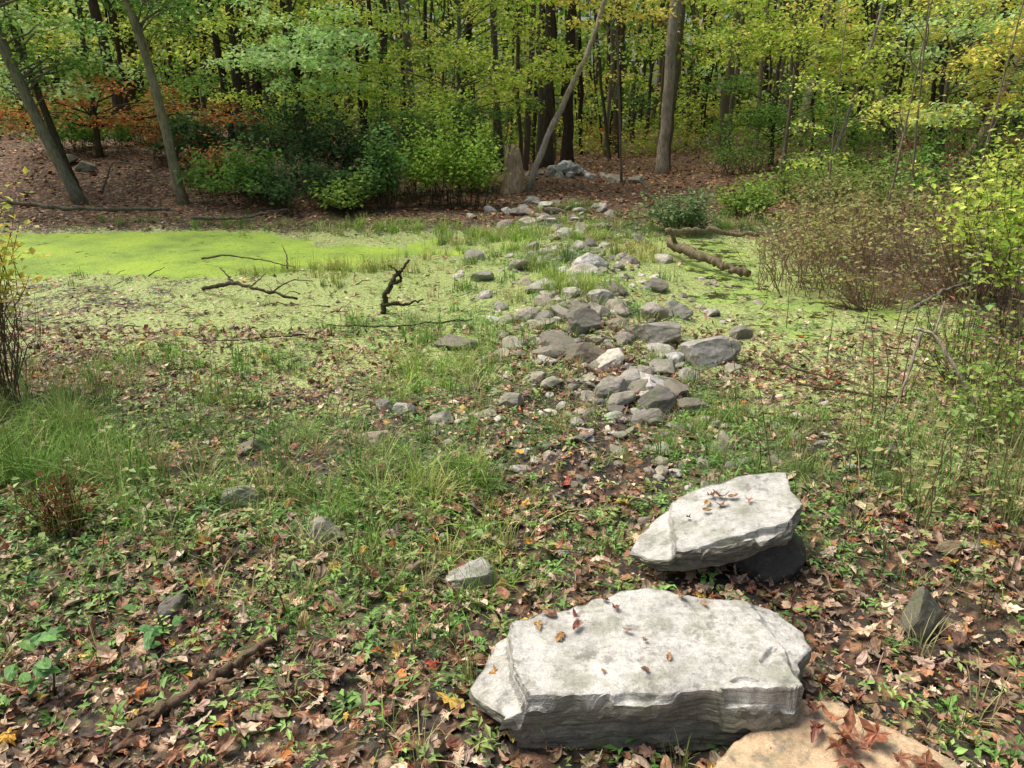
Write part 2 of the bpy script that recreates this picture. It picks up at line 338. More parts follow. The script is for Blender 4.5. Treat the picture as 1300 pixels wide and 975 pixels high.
# ---------------------------------------------------------------- ground sheet
nx, ny = 470, 560
gx = 1.7 * np.sinh(np.linspace(-5.1, 5.1, nx)); gy = 2.6 + 1.5 * np.sinh(np.linspace(-4.2, 5.2, ny))
X, Y = np.meshgrid(gx, gy); x = X.ravel(); y = Y.ravel()
hz = H(x, y)
i, j = np.meshgrid(np.arange(ny - 1), np.arange(nx - 1), indexing='ij'); a = (i * nx + j).ravel()
F = np.concatenate([np.stack([a, a + 1, a + nx + 1], 1), np.stack([a, a + nx + 1, a + nx], 1)])
lit = .45 + .55 * sm(y, 12.5, 14) + .2 * G(-3, 5.8, 3, .9, x, y) - .15 * G(.6, 3.6, .6, .8, x, y) - .3 * (1 - sm(marshR(x, y), .5, 1.2)) * sm(y, 4, 7) - .35 * G(-2, 8.5, 3.5, 1.6, x, y)
mb = MB(); mb.add(np.stack([x, y, hz], 1), F, np.stack([np.clip(duck(x, y) * .8, 0, 1), np.clip(green(x, y), 0, 1), np.clip(lit, 0, 1)], 1), 0, True)
mb.build('ground', [M_ground])
def sheet(name, cx, cy, rx, ry, z, mat):
    n = 60; th = np.linspace(0, 2 * math.pi, n, endpoint=False)
    V = np.concatenate([[[cx, cy, z]], np.stack([cx + rx * np.cos(th), cy + ry * np.sin(th), np.full(n, z)], 1)])
    q = np.arange(n); F = np.stack([np.zeros(n, int), 1 + q, 1 + (q + 1) % n], 1)
    m = MB(); m.add(V, F, np.array([.3, .4, .1])); m.build(name, [mat])
sheet('pond_water', -7.3, 10.4, 8.2, 2.9, -.072, M_pond)
sheet('marsh_water', 2.7, 8.4, 2.2, 4.2, -.078, M_marsh)
# ---------------------------------------------------------------- scatter
def sample(n, y0, y1, k=.8, m=1.0):
    y = np.sqrt(U(y0 * y0, y1 * y1, n)); x = U(-1, 1, n) * (k * y + m); return x, y
P_dead = PAL((124, 98, 74), (156, 126, 98), (180, 152, 124), (100, 78, 60), (146, 104, 78), (122, 106, 86), (192, 168, 140), (164, 120, 88), (130, 92, 72), (198, 178, 152), (112, 88, 68), (176, 148, 124), k=1.17)
P_far = PAL((144, 98, 72), (168, 118, 88), (122, 82, 62), (184, 136, 102), (158, 94, 66), (180, 142, 92), (132, 98, 76), k=1.08)
P_bright = PAL((204, 160, 60), (190, 120, 60), (206, 180, 90), (160, 76, 54))
P_plant = PAL((104, 142, 72), (126, 164, 84), (90, 124, 64), (148, 178, 100), (114, 152, 70), (138, 156, 82), k=1.12)
P_grass = PAL((112, 146, 72), (136, 166, 90), (96, 128, 64), (158, 168, 104), (122, 156, 72), (176, 168, 122), k=1.08)
mb = MB()
def scatter_leaves(n, y0, y1, s0, s1, dens, templ, lift, tilt, pal=None):
    x, y = sample(n, y0, y1); keep = U(0, 1, n) < dens(x, y); x = x[keep]; y = y[keep]; n = len(x)
    z = H(x, y) + U(.002, lift, n)
    t = rng.integers(0, len(templ), n)
    for q in range(len(templ)):
        w = t == q; k = w.sum()
        c = pick(P_dead if pal is None else pal, k, .35); yb = U(0, 1, k) < .045; c[yb] = pick(P_bright, yb.sum())
        inst(mb, templ[q], np.stack([x[w], y[w], z[w]], 1), rot(U(0, 6.28, k), rng.normal(0, tilt, k), rng.normal(0, tilt, k)), s0 + (s1 - s0) * U(0, 1, k) ** 1.4, c)
def dl(x, y):
    d = (.2 + 1.5 * fbm(x * 1.3, y * 1.3, 71, 3)) * (1 - .5 * np.clip(green(x, y), 0, 1))
    d = d * (1 - .85 * (1 - sm(pondL(x, y), 1.0, 1.3))) * (1 - .65 * (1 - sm(marshR(x, y), .6, 1.2)) * sm(y, 5.5, 7.5)) * (1 - .6 * G(-2, 8.5, 3.4, 1.8, x, y))
    return d * (1 - .2 * G(.5, 3.7, .5, .9, x, y))
scatter_leaves(9500, 1.2, 3.2, .03, .085, dl, LEAVES, .035, .45)
scatter_leaves(10500, 3.0, 6.2, .03, .075, dl, LEAVES, .03, .4)
scatter_leaves(14000, 6.0, 13, .035, .075, lambda x, y: dl(x, y) * .75 * sm(pondL(x, y), 1.0, 1.1), [T_quad(.2, .4, .1), T_quad(-.1, .35, -.2)], .02, .3)
scatter_leaves(34000, 12.5, 34, .07, .14, lambda x, y: .9 * sm(y, 12.3, 13.2), [T_dia(.4, .2), T_dia(.35, -.1)], .03, .3, P_far)
xx, yy = sample(36000, 1.2, 5.5); kp = U(0, 1, len(xx)) < dl(xx, yy); xx = xx[kp]; yy = yy[kp]; k = len(xx)
inst(mb, T_dia(.35, .15), np.stack([xx, yy, H(xx, yy) + U(0, .012, k)], 1), rot(U(0, 6.28, k), rng.normal(0, .4, k), rng.normal(0, .4, k)), U(.008, .034, k), pick(P_dead, k, .4))
mb.build('leaf_litter', [M_dead])
mb = MB()
for q in range(1200):
    x0, y0 = sample(1, 1.25, 7.5); L = U(.05, .28) ; a = U(0, 6.28); p = np.array([x0[0], y0[0]])
    pts = np.array([[p[0] + math.cos(a) * L * s + U(-.01, .01), p[1] + math.sin(a) * L * s + U(-.01, .01), 0] for s in (0, .35, .7, 1)])
    pts[:, 2] = H(pts[:, 0], pts[:, 1]) + .012 + U(0, .02, 4)
    r = U(.001, .003); tube(mb, pts, np.array([r, r, r * .8, r * .4]), pick(PAL((130, 112, 92), (176, 160, 136), (80, 64, 52)), 1)[0], 0, 4, False)
mb.build('fallen_twigs', [M_bark])
mb = MB()
def gc(n, y0, y1, s0, s1, mult):
    x, y = sample(n, y0, y1); kp = U(0, 1, n) < green(x, y) * mult; x = x[kp]; y = y[kp]; t = rng.integers(0, len(SPRIGS), len(x))
    for q in range(len(SPRIGS)):
        w = t == q; k = w.sum(); s = s0 + (s1 - s0) * U(0, 1, k) ** 1.6
        inst(mb, SPRIGS[q], np.stack([x[w], y[w], H(x[w], y[w]) - .004], 1), rot(U(0, 6.28, k), rng.normal(0, .2, k), rng.normal(0, .2, k)), np.stack([s, s, s * U(.6, 1.3, k)], 1), pick(P_plant, k, .3))
gc(9500, 1.25, 3.2, .02, .09, .85)
gc(15000, 3.0, 6.5, .025, .085, .95)
gc(12000, 6.2, 14, .04, .11, .75)
mb.build('ground_cover_plants', [M_plant])
def blades(mb, P, L, W, az, lean, C, m=0):
    n = len(P); s = np.array([0, .35, .7, 1.0]); d = np.stack([np.cos(az), np.sin(az)], 1); sd = np.stack([-np.sin(az), np.cos(az)], 1)
    hor = lean[:, None] * L[:, None] * s[None] ** 1.8; ver = L[:, None] * (s[None] - .55 * np.minimum(lean[:, None], 1.2) * s[None] ** 2.4)
    V = np.zeros((n, 7, 3)); wd = np.array([1, .85, .55])
    for kk in range(3):
        for sg, o in ((-1, 0), (1, 1)):
            V[:, kk * 2 + o, :2] = P[:, :2] + d * hor[:, kk:kk + 1] + sd * (sg * W * wd[kk] / 2)[:, None]; V[:, kk * 2 + o, 2] = P[:, 2] + ver[:, kk]
    V[:, 6, :2] = P[:, :2] + d * hor[:, 3:4]; V[:, 6, 2] = P[:, 2] + ver[:, 3]
    TF = np.array([[0, 1, 3], [0, 3, 2], [2, 3, 5], [2, 5, 4], [4, 5, 6]])
    F = (TF[None] + (np.arange(n) * 7)[:, None, None]).reshape(-1, 3)
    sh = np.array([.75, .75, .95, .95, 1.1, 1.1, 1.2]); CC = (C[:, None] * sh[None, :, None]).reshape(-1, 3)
    mb.add(V.reshape(-1, 3), F, CC, m)
def tufts(mb, x, y, nb, L0, L1, W, spread, pal):
    n = len(x); k = nb; X = np.repeat(x, k); Y = np.repeat(y, k); N_ = n * k
    a = U(0, 6.28, N_); r = np.abs(rng.normal(0, spread, N_)); X = X + r * np.cos(a); Y = Y + r * np.sin(a)
    tl = np.repeat(U(.6, 1.4, n), k); tc = np.repeat(pick(pal, n, .15), k, axis=0)
    blades(mb, np.stack([X, Y, H(X, Y) - .005], 1), U(L0, L1, N_) * tl, U(.6, 1.3, N_) * W, a + rng.normal(0, .7, N_), np.abs(rng.normal(.5, .4, N_)), tc * U(.7, 1.3, (N_, 1)))
mb = MB()
def gd(x, y): return np.clip(green(x, y), 0, 1) ** 1.3 * (.2 + 1.5 * sm(fbm(x * 1.1, y * 1.1, 91, 2), .42, .6))
x, y = sample(1800, 1.5, 5.2); kp = U(0, 1, 1800) < gd(x, y); tufts(mb, x[kp], y[kp], 26, .05, .18, .0035, .04, P_grass)
x, y = sample(1300, 5, 13); kp = U(0, 1, 1300) < gd(x, y) * .75; tufts(mb, x[kp], y[kp], 24, .06, .18, .007, .06, P_grass)
x = rng.normal(-2.35, .85, 420); y = rng.normal(3.6, .5, 420); kp = U(0, 1, 420) < sm(fbm(x * 2.2, y * 2.2, 19, 2), .35, .6); tufts(mb, x[kp], y[kp], 24, .12, .32, .004, .04, P_grass)
x = rng.normal(-.85, .4, 60); y = rng.normal(3.1, .35, 60); tufts(mb, x, y, 20, .08, .2, .0035, .04, P_grass)
x = rng.normal(2.4, .45, 100); y = rng.normal(3.5, .5, 100); tufts(mb, x, y, 16, .12, .34, .004, .05, P_grass)
PG2 = PAL((162, 186, 92), (138, 172, 74), (180, 188, 118), k=1.05)
for cx, cy, sx, sy, n, pal in [(.62, 7.35, .3, .18, 34, PG2), (-2.0, 9.0, .5, .4, 40, PAL((180, 184, 114), (160, 172, 90))), (.3, 10.9, .5, .5, 60, PG2), (1.0, 14.0, .35, .4, 24, P_grass), (-.6, 11.3, .35, .3, 20, P_grass), (1.55, 9.9, .3, .35, 22, PAL((182, 182, 110), (166, 170, 90))),
        (-.55, 4.9, .3, .25, 24, PG2), (-2.3, 5.2, .3, .12, 16, PAL((120, 166, 70), (100, 150, 60))), (3.1, 12.6, .8, .5, 40, P_grass), (-1.9, 12.2, .8, .4, 40, PG2), (-4.5, 12.9, 1.5, .2, 30, P_grass), (-.1, 5.6, .3, .3, 14, P_grass), (1.35, 11.6, .4, .6, 20, PG2), (-.3, 3.2, .2, .2, 10, PG2), (-.2, 2.75, .15, .12, 6, PG2), (.9, 6.0, .4, .7, 16, P_grass), (.6, 9.0, .5, .6, 24, P_grass)]:
    tufts(mb, rng.normal(cx, sx, n), rng.normal(cy, sy, n), 34, .10, .24, .007 if cy > 6 else .004, .07, pal)
mb.build('grass', [M_grass])
for (cx, cy, hgt, n) in [(-1.42, 1.85, .2, 12), (-1.2, 2.1, .12, 9)]:
    mb = MB(); zb = float(H(cx, cy))
    tube(mb, [[cx, cy, zb - .02], [cx + .02, cy, zb + hgt * .5], [cx, cy + .01, zb + hgt]], [.004, .003, .002], lin(90, 100, 60), 0, 5)
    zz = zb + hgt * U(.35, 1, n); inst(mb, LEAVES[6], np.stack([cx + rng.normal(0, .05, n), cy + rng.normal(0, .05, n), zz], 1), rot(U(0, 6.28, n), U(-.3, .3, n), U(-.3, .3, n)), U(.05, .085, n), pick(PAL((94, 138, 76), (112, 158, 80)), n), 1)
    mb.build('leafy_seedling', [M_bark, M_plant])
# ---------------------------------------------------------------- stones
P_rock = PAL((174, 168, 154), (154, 148, 136), (194, 188, 176), (138, 130, 118), (164, 154, 136), (124, 116, 104), k=1.05)
RT = [rock(100 + i, 3, 11, .74, .08) for i in range(9)]; RS = [rock(200 + i, 2, 7, .76, .07) for i in range(6)]
mb = MB()
def stones(n, T, yf, hw, s0, s1, sub=.1, pal=P_rock, off=0):
    y = yf(n); x = path_c(y) + off + rng.normal(0, 1, n) * hw(y); t = rng.integers(0, len(T), n)
    for q in range(len(T)):
        w = t == q; k = w.sum(); s = s0 + (s1 - s0) * U(0, 1, k) ** 1.8
        inst(mb, T[q], np.stack([x[w], y[w], H(x[w], y[w]) + s * sub], 1), rot(U(0, 6.28, k), rng.normal(0, .25, k), rng.normal(0, .25, k)), np.stack([s * U(.9, 1.5, k), s, s * U(.45, .75, k)], 1), pick(pal, k, .2))
hw = lambda y: .34 + .05 * (y - 4)
stones(34, RT, lambda n: U(3.1, 4.5, n), lambda y: .45 + 0 * y, .03, .075, off=-.1)
stones(85, RT, lambda n: U(4.0, 6.6, n), hw, .04, .13, off=.05)
stones(80, RT, lambda n: U(6.2, 10.2, n), lambda y: .62 + 0 * y, .05, .15)
stones(65, RT, lambda n: U(9.5, 15.5, n), lambda y: .55 + 0 * y, .06, .17, .15)
stones(260, RS, lambda n: U(3.4, 9, n), lambda y: .6 + 0 * y, .015, .05)
stones(150, RS, lambda n: U(2.7, 4.6, n), lambda y: .65 + 0 * y, .012, .035, off=-.1)
mb.build('stone_causeway', [M_stone])
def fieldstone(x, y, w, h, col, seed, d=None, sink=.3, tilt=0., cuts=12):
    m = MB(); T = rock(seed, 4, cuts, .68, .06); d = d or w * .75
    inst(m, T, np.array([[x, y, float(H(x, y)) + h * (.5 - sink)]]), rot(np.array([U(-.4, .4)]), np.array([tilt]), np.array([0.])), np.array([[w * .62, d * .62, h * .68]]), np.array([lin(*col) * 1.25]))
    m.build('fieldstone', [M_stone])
for q, s in enumerate([(-1.25, 3.06, .19, .11, (150, 142, 130)), (-.81, 2.80, .16, .09, (154, 148, 138)), (-.16, 2.52, .17, .13, (158, 154, 146)), (-1.23, 2.27, .13, .08, (114, 106, 98)),
        (-.75, 3.8, .17, .08, (156, 142, 126)), (-.64, 4.2, .15, .09, (154, 150, 140)), (-.78, 4.25, .1, .09, (144, 140, 130)), (-.43, 5.65, .30, .13, (118, 110, 96)), (0.0, 4.3, .16, .1, (146, 138, 126)), (1.44, 5.3, .50, .26, (146, 142, 132)),
        (1.13, 5.68, .38, .2, (140, 134, 122)), (.88, 4.22, .2, .2, (92, 88, 82)), (.58, 5.85, .3, .2, (108, 102, 94)), (.52, 5.12, .26, .15, (116, 104, 88)), (.33, 5.4, .28, .16, (118, 110, 98)),
        (.63, 4.45, .22, .13, (134, 128, 118)), (.80, 4.62, .18, .12, (146, 140, 130)), (.88, 8.5, .34, .22, (184, 180, 172)), (1.2, 6.3, .26, .16, (156, 148, 134)), (.8, 6.7, .26, .16, (162, 156, 146)), (1.45, 2.2, .15, .2, (108, 104, 88)),
        (-1.4, 3.65, .15, .08, (114, 106, 92)), (.28, 7.3, .26, .16, (166, 160, 148)), (1.05, 4.9, .2, .12, (136, 130, 118)), (.2, 3.6, .1, .05, (156, 142, 128)), (2.45, 18.6, .5, .26, (156, 144, 126)), (3.0, 18.4, .4, .25, (146, 134, 118)),
        (-.4, 2.6, .09, .06, (134, 114, 90)), (1.8, 2.65, .1, .07, (124, 104, 84)), (.9, 2.0, .1, .08, (90, 84, 76)), (1.5, 6.6, .24, .15, (140, 134, 124)), (1.9, 6.0, .2, .12, (130, 124, 112)), (.15, 6.3, .24, .13, (150, 142, 128)), (-9.5, 16.5, .5, .3, (130, 124, 112)), (-8.9, 16.2, .4, .25, (120, 116, 104))]):
    fieldstone(*s, 300 + q)
mb = MB()
for q in range(48):
    r = abs(rng.normal(0, .34)); a = U(0, 6.28); xx = 1.42 + r * math.cos(a) * 1.4; yy = 19.9 + r * math.sin(a); s = U(.07, .17)
    inst(mb, RT[q % 9], np.array([[xx, yy, float(H(xx, yy)) + max(0, .3 - r * .5) * U(.2, 1)]]), rot(np.array([U(0, 6)]), np.array([U(-.4, .4)]), np.array([U(-.4, .4)])), np.array([s]), pick(PAL((200, 200, 196), (170, 168, 162)), 1, .1))
mb.build('stone_pile', [M_stone])
# ---------------------------------------------------------------- slabs
def slab(name, outline, ztop, th, col, seed, chips=(), pits=(), layers=4, und=.05, amp=.014, mat=None, sidecol=None):
    r = np.random.default_rng(seed); O = np.array(outline, float); n = 280
    d = np.linalg.norm(np.roll(O, -1, 0) - O, axis=1); s = np.concatenate([[0], np.cumsum(d)]); t = np.linspace(0, s[-1], n, endpoint=False)
    OC = np.concatenate([O, O[:1]]); ring = np.stack([np.interp(t, s, OC[:, 0]), np.interp(t, s, OC[:, 1])], 1)
    cen = ring.mean(0); u = ring - cen; ul = np.linalg.norm(u, axis=1)[:, None]; u = u / ul
    jag = (fbm(t * 14, t * 0 + seed, seed, 3) - .5) * .026; ring = ring + u * jag[:, None]
    rows = []; bnd = np.sort(np.concatenate([[0, 1], (np.arange(1, layers) / layers) + r.uniform(-.08, .08, layers - 1)]))
    def zt(p):
        z = ztop(p[:, 0], p[:, 1]) + .009 * (fbm(p[:, 0] * 7, p[:, 1] * 7, seed + 3, 3) - .5) * 2 + .005 * (fbm(p[:, 0] * 40, p[:, 1] * 40, seed + 4, 2) - .5)
        for (cx, cy, nxx, nyy, dep, slope) in chips:
            dd = (p[:, 0] - cx) * nxx + (p[:, 1] - cy) * nyy + .04 * (fbm(p[:, 0] * 12, p[:, 1] * 12, seed + 8, 3) - .5)
            z = z - dep * sm(dd, 0, .012) - slope * np.maximum(dd, 0)
        nz = .03 * (fbm(p[:, 0] * 15, p[:, 1] * 15, seed + 18, 3) - .5)
        for (cx, cy, hx, hy, an, dep) in pits:
            qx = (p[:, 0] - cx) * math.cos(an) + (p[:, 1] - cy) * math.sin(an); qy = -(p[:, 0] - cx) * math.sin(an) + (p[:, 1] - cy) * math.cos(an)
            z = z - dep * sm(np.minimum(hx - np.abs(qx), hy - np.abs(qy)) + nz, 0, .008)
        return z
    ztr = zt(ring); zb = ztop(ring[:, 0], ring[:, 1]) - th
    for li in range(layers):
        off = (fbm(t * 5 + li * 7.7, t * 0 + li * 3, seed + 20 + li, 3) - .5) * amp * 3.6 - und * (1 - (li + .5) / layers) * (.4 + vn(t * 2, t * 0, seed + 40))
        for f in (0, .33, .66, .97):
            ff = bnd[li] + (bnd[li + 1] - bnd[li]) * f
            p = ring + u * (off + (fbm(t * 30, t * 0 + ff * 9, seed + 60, 2) - .5) * .012 - .004 * (f > .9))[:, None]
            rows.append(np.concatenate([p, (zb + (ztr - zb) * ff)[:, None]], 1))
    last = rows[-1][:, :2] - ring
    for ins in (.004, .010):
        p = ring + last - u * ins; z = zt(p) - (.002 if ins < .006 else 0); rows.append(np.concatenate([p, z[:, None]], 1))
    base = rows[-1][:, :2]
    for f in np.concatenate([np.linspace(.985, .7, 30), np.linspace(.68, 0.02, 30)]):
        p = cen + (base - cen) * f; rows.append(np.concatenate([p, zt(p)[:, None]], 1))
    V = np.concatenate(rows); k = len(rows); i = np.arange(k - 1)[:, None]; j = np.arange(n)[None]; j2 = (j + 1) % n
    a = i * n + j; b = i * n + j2; c = (i + 1) * n + j2; dd = (i + 1) * n + j
    F = np.concatenate([np.stack([a, b, c], -1).reshape(-1, 3), np.stack([a, c, dd], -1).reshape(-1, 3)])
    V = np.concatenate([V, [[cen[0], cen[1], zt(cen[None])[0]]], [[cen[0], cen[1], zb.mean()]]]); q = np.arange(n)
    F = np.concatenate([F, np.stack([(k - 1) * n + q, (k - 1) * n + (q + 1) % n, np.full(n, k * n)], -1), np.stack([(q + 1) % n, q, np.full(n, k * n + 1)], -1)])
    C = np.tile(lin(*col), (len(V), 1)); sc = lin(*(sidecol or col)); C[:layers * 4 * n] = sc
    m = MB(); m.add(V, F, C, 0, False); return m.build(name, [mat or M_slab])
z1 = lambda x, y: .215 + .012 * (y - 1.9) * 4 + .0 * x
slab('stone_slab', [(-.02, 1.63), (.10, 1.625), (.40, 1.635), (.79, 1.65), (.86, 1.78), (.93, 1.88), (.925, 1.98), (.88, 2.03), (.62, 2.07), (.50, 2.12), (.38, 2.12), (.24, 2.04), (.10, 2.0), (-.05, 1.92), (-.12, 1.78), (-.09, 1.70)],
     z1, .19, (198, 195, 186), 5, chips=[(.025, 1.70, -.93, -.15, .045, .45), (.80, 1.86, .80, .10, .014, .25), (.66, 1.662, .05, -1, .02, .2)],
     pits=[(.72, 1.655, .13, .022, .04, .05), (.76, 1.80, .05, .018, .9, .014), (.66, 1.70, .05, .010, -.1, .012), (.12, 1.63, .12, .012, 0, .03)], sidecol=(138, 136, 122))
z2 = lambda x, y: .235 + .22 * (x - .9) + .06 * (y - 2.6)
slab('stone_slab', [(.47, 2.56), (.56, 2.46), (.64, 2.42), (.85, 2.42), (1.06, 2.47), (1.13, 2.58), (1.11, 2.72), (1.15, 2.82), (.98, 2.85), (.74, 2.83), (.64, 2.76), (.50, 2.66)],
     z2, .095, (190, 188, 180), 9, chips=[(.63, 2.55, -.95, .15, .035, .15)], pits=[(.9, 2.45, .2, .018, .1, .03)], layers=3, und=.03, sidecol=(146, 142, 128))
z3 = lambda x, y: .085 + .02 * (x - 1)
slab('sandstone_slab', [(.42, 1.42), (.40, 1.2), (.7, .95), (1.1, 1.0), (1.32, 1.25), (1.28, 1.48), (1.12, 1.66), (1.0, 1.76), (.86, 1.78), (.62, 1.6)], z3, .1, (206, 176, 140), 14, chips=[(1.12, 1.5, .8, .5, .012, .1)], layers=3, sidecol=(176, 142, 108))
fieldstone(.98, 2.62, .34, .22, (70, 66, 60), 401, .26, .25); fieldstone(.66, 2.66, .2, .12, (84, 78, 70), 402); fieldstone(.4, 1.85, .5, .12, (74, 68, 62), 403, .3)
mb = MB()
def on(zf, pts, s0, s1, pal, mi=.012):
    P = np.array([[a, b, float(zf(a, b)) + mi] for a, b in pts]); k = len(P); t = rng.integers(0, len(LEAVES), k)
    for q in range(len(LEAVES)):
        w = t == q
        if w.sum(): inst(mb, LEAVES[q], P[w], rot(U(0, 6.28, w.sum()), rng.normal(0, .15, w.sum()), rng.normal(0, .15, w.sum())), U(s0, s1, w.sum()), pick(pal, w.sum()))
PB = PAL((130, 88, 66), (170, 130, 98), (120, 76, 62), (180, 140, 80), (150, 120, 96))
on(z1, [(.12, 1.98), (.17, 2.0), (.2, 1.96), (.33, 2.0), (.3, 2.04), (.55, 2.06), (.62, 2.02), (.15, 1.88), (.4, 1.85), (.38, 1.74), (.46, 1.79), (.26, 1.73), (.08, 1.93), (.2, 1.91), (-.05, 1.72), (.35, 1.9)], .02, .05, PB)
on(z2, [(.8, 2.7), (.84, 2.66), (.86, 2.72), (.78, 2.64), (.9, 2.7), (.82, 2.74), (.95, 2.66), (.7, 2.62)], .025, .055, PB)
on(z3, [(.86, 1.7), (.9, 1.66), (.92, 1.6), (.88, 1.56), (.95, 1.55), (1.0, 1.6), (.84, 1.62), (1.02, 1.52), (.9, 1.5), (.97, 1.45), (1.08, 1.5)], .05, .11, PAL((142, 94, 68), (120, 74, 58), (160, 112, 80)), .03)
mb.build('leaves_on_slabs', [M_dead])
# ---------------------------------------------------------------- dead wood
def wood(name, paths, col=(120, 112, 102), k=.65):
    m = MB()
    for pts, r0, r1, n in paths:
        n = n * 2; p = smooth_path(pts, n, r0 * .22); tube(m, p, np.linspace(r0, r1, n) * k * U(.85, 1.15, n), lin(*col) * U(.8, 1.15), 0, 8, True, .4)
    return m.build(name, [M_bark])
wood('driftwood_snag', [([(-1.2, 6.7, -.05), (-1.17, 6.72, .16), (-1.1, 6.7, .28), (-1.0, 6.75, .40), (-.94, 6.8, .48)], .045, .015, 14), ([(-1.1, 6.7, .28), (-1.0, 6.7, .32), (-1.04, 6.72, .40), (-1.12, 6.75, .44)], .025, .01, 10), ([(-1.2, 6.7, .1), (-1.0, 6.65, .1), (-.8, 6.6, .16)], .025, .01, 8)], (84, 72, 60), .75)
wood('dead_branch', [([(-3.2, 7.6, .04), (-2.8, 7.4, .15), (-2.5, 7.2, .12), (-2.1, 7.15, .04)], .035, .022, 14), ([(-2.8, 7.4, .14), (-3.0, 7.6, .26)], .02, .008, 6), ([(-2.6, 7.3, .12), (-2.5, 7.5, .22)], .015, .005, 6), ([(-2.4, 7.2, .08), (-2.2, 7.4, .18), (-2.0, 7.4, .16)], .015, .005, 6)], (96, 86, 74), .6)
wood('dead_branch', [([(-4.0, 9.6, 0), (-3.6, 9.3, .1), (-3.1, 9.0, .1), (-2.6, 8.9, .02)], .022, .01, 12), ([(-2.7, 8.9, .0), (-2.72, 9.0, .16), (-2.8, 9.1, .26)], .02, .006, 8)], (110, 100, 88), .6)
wood('fallen_log', [([(2.15, 10.2, .1), (2.25, 9.6, .1), (2.5, 8.9, .05), (2.75, 8.6, .0)], .08, .05, 16), ([(2.2, 10.0, .1), (2.05, 9.8, .35)], .04, .03, 6), ([(2.3, 11.3, .1), (2.9, 11.2, .14), (3.6, 10.9, .1)], .06, .03, 10)], (134, 122, 98), .85)
wood('rotten_log', [([(-1.13, 1.68, .03), (-1.0, 1.82, .04), (-.88, 1.98, .05), (-.78, 2.12, .05)], .024, .012, 14), ([(-.95, 1.86, .04), (-.8, 1.9, .06)], .01, .004, 5)], (118, 98, 82), .9)
wood('bent_branch', [([(2.75, 4.0, 0), (2.62, 4.1, .28), (2.5, 4.25, .5), (2.4, 4.3, .52)], .012, .007, 12), ([(2.45, 4.3, .5), (2.38, 4.25, .2), (2.3, 4.2, 0)], .008, .005, 8), ([(2.5, 4.25, .5), (2.52, 4.25, .7)], .006, .003, 5)], (170, 158, 138), 1.3)
wood('dead_branch', [([(-.35, 6.4, .03), (-1.1, 6.1, .04), (-1.6, 6.2, .03)], .018, .008, 12), ([(-1.7, 5.9, .03), (-2.2, 5.7, .04), (-2.6, 5.8, .0)], .016, .006, 10)], (84, 74, 64), .5)
wood('dead_branch', [([(1.9, 4.7, .03), (2.3, 4.4, .05), (2.6, 4.5, .02)], .018, .008, 10), ([(1.3, 4.3, .03), (1.7, 4.0, .05), (2.1, 4.05, .04)], .014, .006, 10), ([(1.9, 5.4, .02), (2.0, 5.0, .04), (2.2, 4.8, .02)], .02, .01, 8)], (96, 84, 70), .6)
wood('dead_branch', [([(3.6, 6.6, .05), (4.1, 6.9, .2), (4.6, 7.0, .3)], .03, .015, 10), ([(-9, 13.4, .35), (-7.5, 13.0, .25), (-6, 13.3, .2)], .05, .03, 12), ([(-7.6, 14.2, .4), (-7.0, 13.6, 1.0), (-6.3, 13.3, .95), (-5.6, 13.2, .3)], .025, .01, 14), ([(-5.5, 13.0, .1), (-4.6, 12.7, .12), (-3.8, 12.9, .25)], .04, .015, 12)], (120, 112, 100), .8)
mb = MB()
for q in range(90):
    if q < 45: xx = U(1.8, 4.0); yy = U(4.4, 8.6)
    else: xx = U(-5, -1.0); yy = U(6, 9)
    L = U(.06, .3); z = float(H(xx, yy)); r = U(.003, .008); a = U(0, 6.28); b_ = a + U(-.8, .8)
    tube(mb, smooth_path([[xx, yy, z + .0], [xx + L * .5 * math.cos(a), yy + L * .5 * math.sin(a), z + U(.01, .05)], [xx + L * .5 * math.cos(a) + L * .5 * math.cos(b_), yy + L * .5 * math.sin(a) + L * .5 * math.sin(b_), z + U(.0, .06)]], 6, .006), np.linspace(r, r * .3, 6), lin(84, 72, 60) * U(.7, 1.6), 0, 5)
mb.build('dead_stems', [M_bark])
def stump(name, x, y, r, h, col):
    m = MB(); n = 18; z = float(H(x, y)); P = np.array([[x, y, z - .1 + (h + .1) * s] for s in np.linspace(0, 1, n)]); P[:, 0] += .04 * np.sin(np.linspace(0, 3, n))
    rad = r * (1.25 - .5 * np.linspace(0, 1, n) ** .5); k = 26; th = np.arange(k) * 2 * math.pi / k
    V = []; 
    for i in range(n):
        rr = rad[i] * (1 + .3 * (vn(th * 2.2, th * 0 + i * .25, 4) - .5) + .12 * np.sin(th * 5))
        z_ = P[i, 2] + (.3 * (vn(th * 3, th * 0, 8) - .4) * (i / (n - 1)) ** 3)
        V.append(np.stack([P[i, 0] + rr * np.cos(th), P[i, 1] + rr * np.sin(th), z_], 1))
    rr = V[-1].copy(); rr[:, :2] = P[-1, :2] + (rr[:, :2] - P[-1, :2]) * .6; rr[:, 2] -= .12; V.append(rr); n += 1
    V = np.concatenate(V); i = np.arange(n - 1)[:, None]; j = np.arange(k)[None]; j2 = (j + 1) % k; a = i * k + j; b = i * k + j2; c = (i + 1) * k + j2; d = (i + 1) * k + j
    F = np.concatenate([np.stack([a, b, c], -1).reshape(-1, 3), np.stack([a, c, d], -1).reshape(-1, 3)]); V = np.concatenate([V, [[P[-1, 0], P[-1, 1], P[-1, 2] - .2]]]); q = np.arange(k)
    F = np.concatenate([F, np.stack([(n - 1) * k + q, (n - 1) * k + (q + 1) % k, np.full(k, n * k)], -1)]); m.add(V, F, lin(*col), 0, True); return m.build(name, [M_bark])
stump('tree_stump', .0, 16.8, .22, .85, (196, 172, 138))
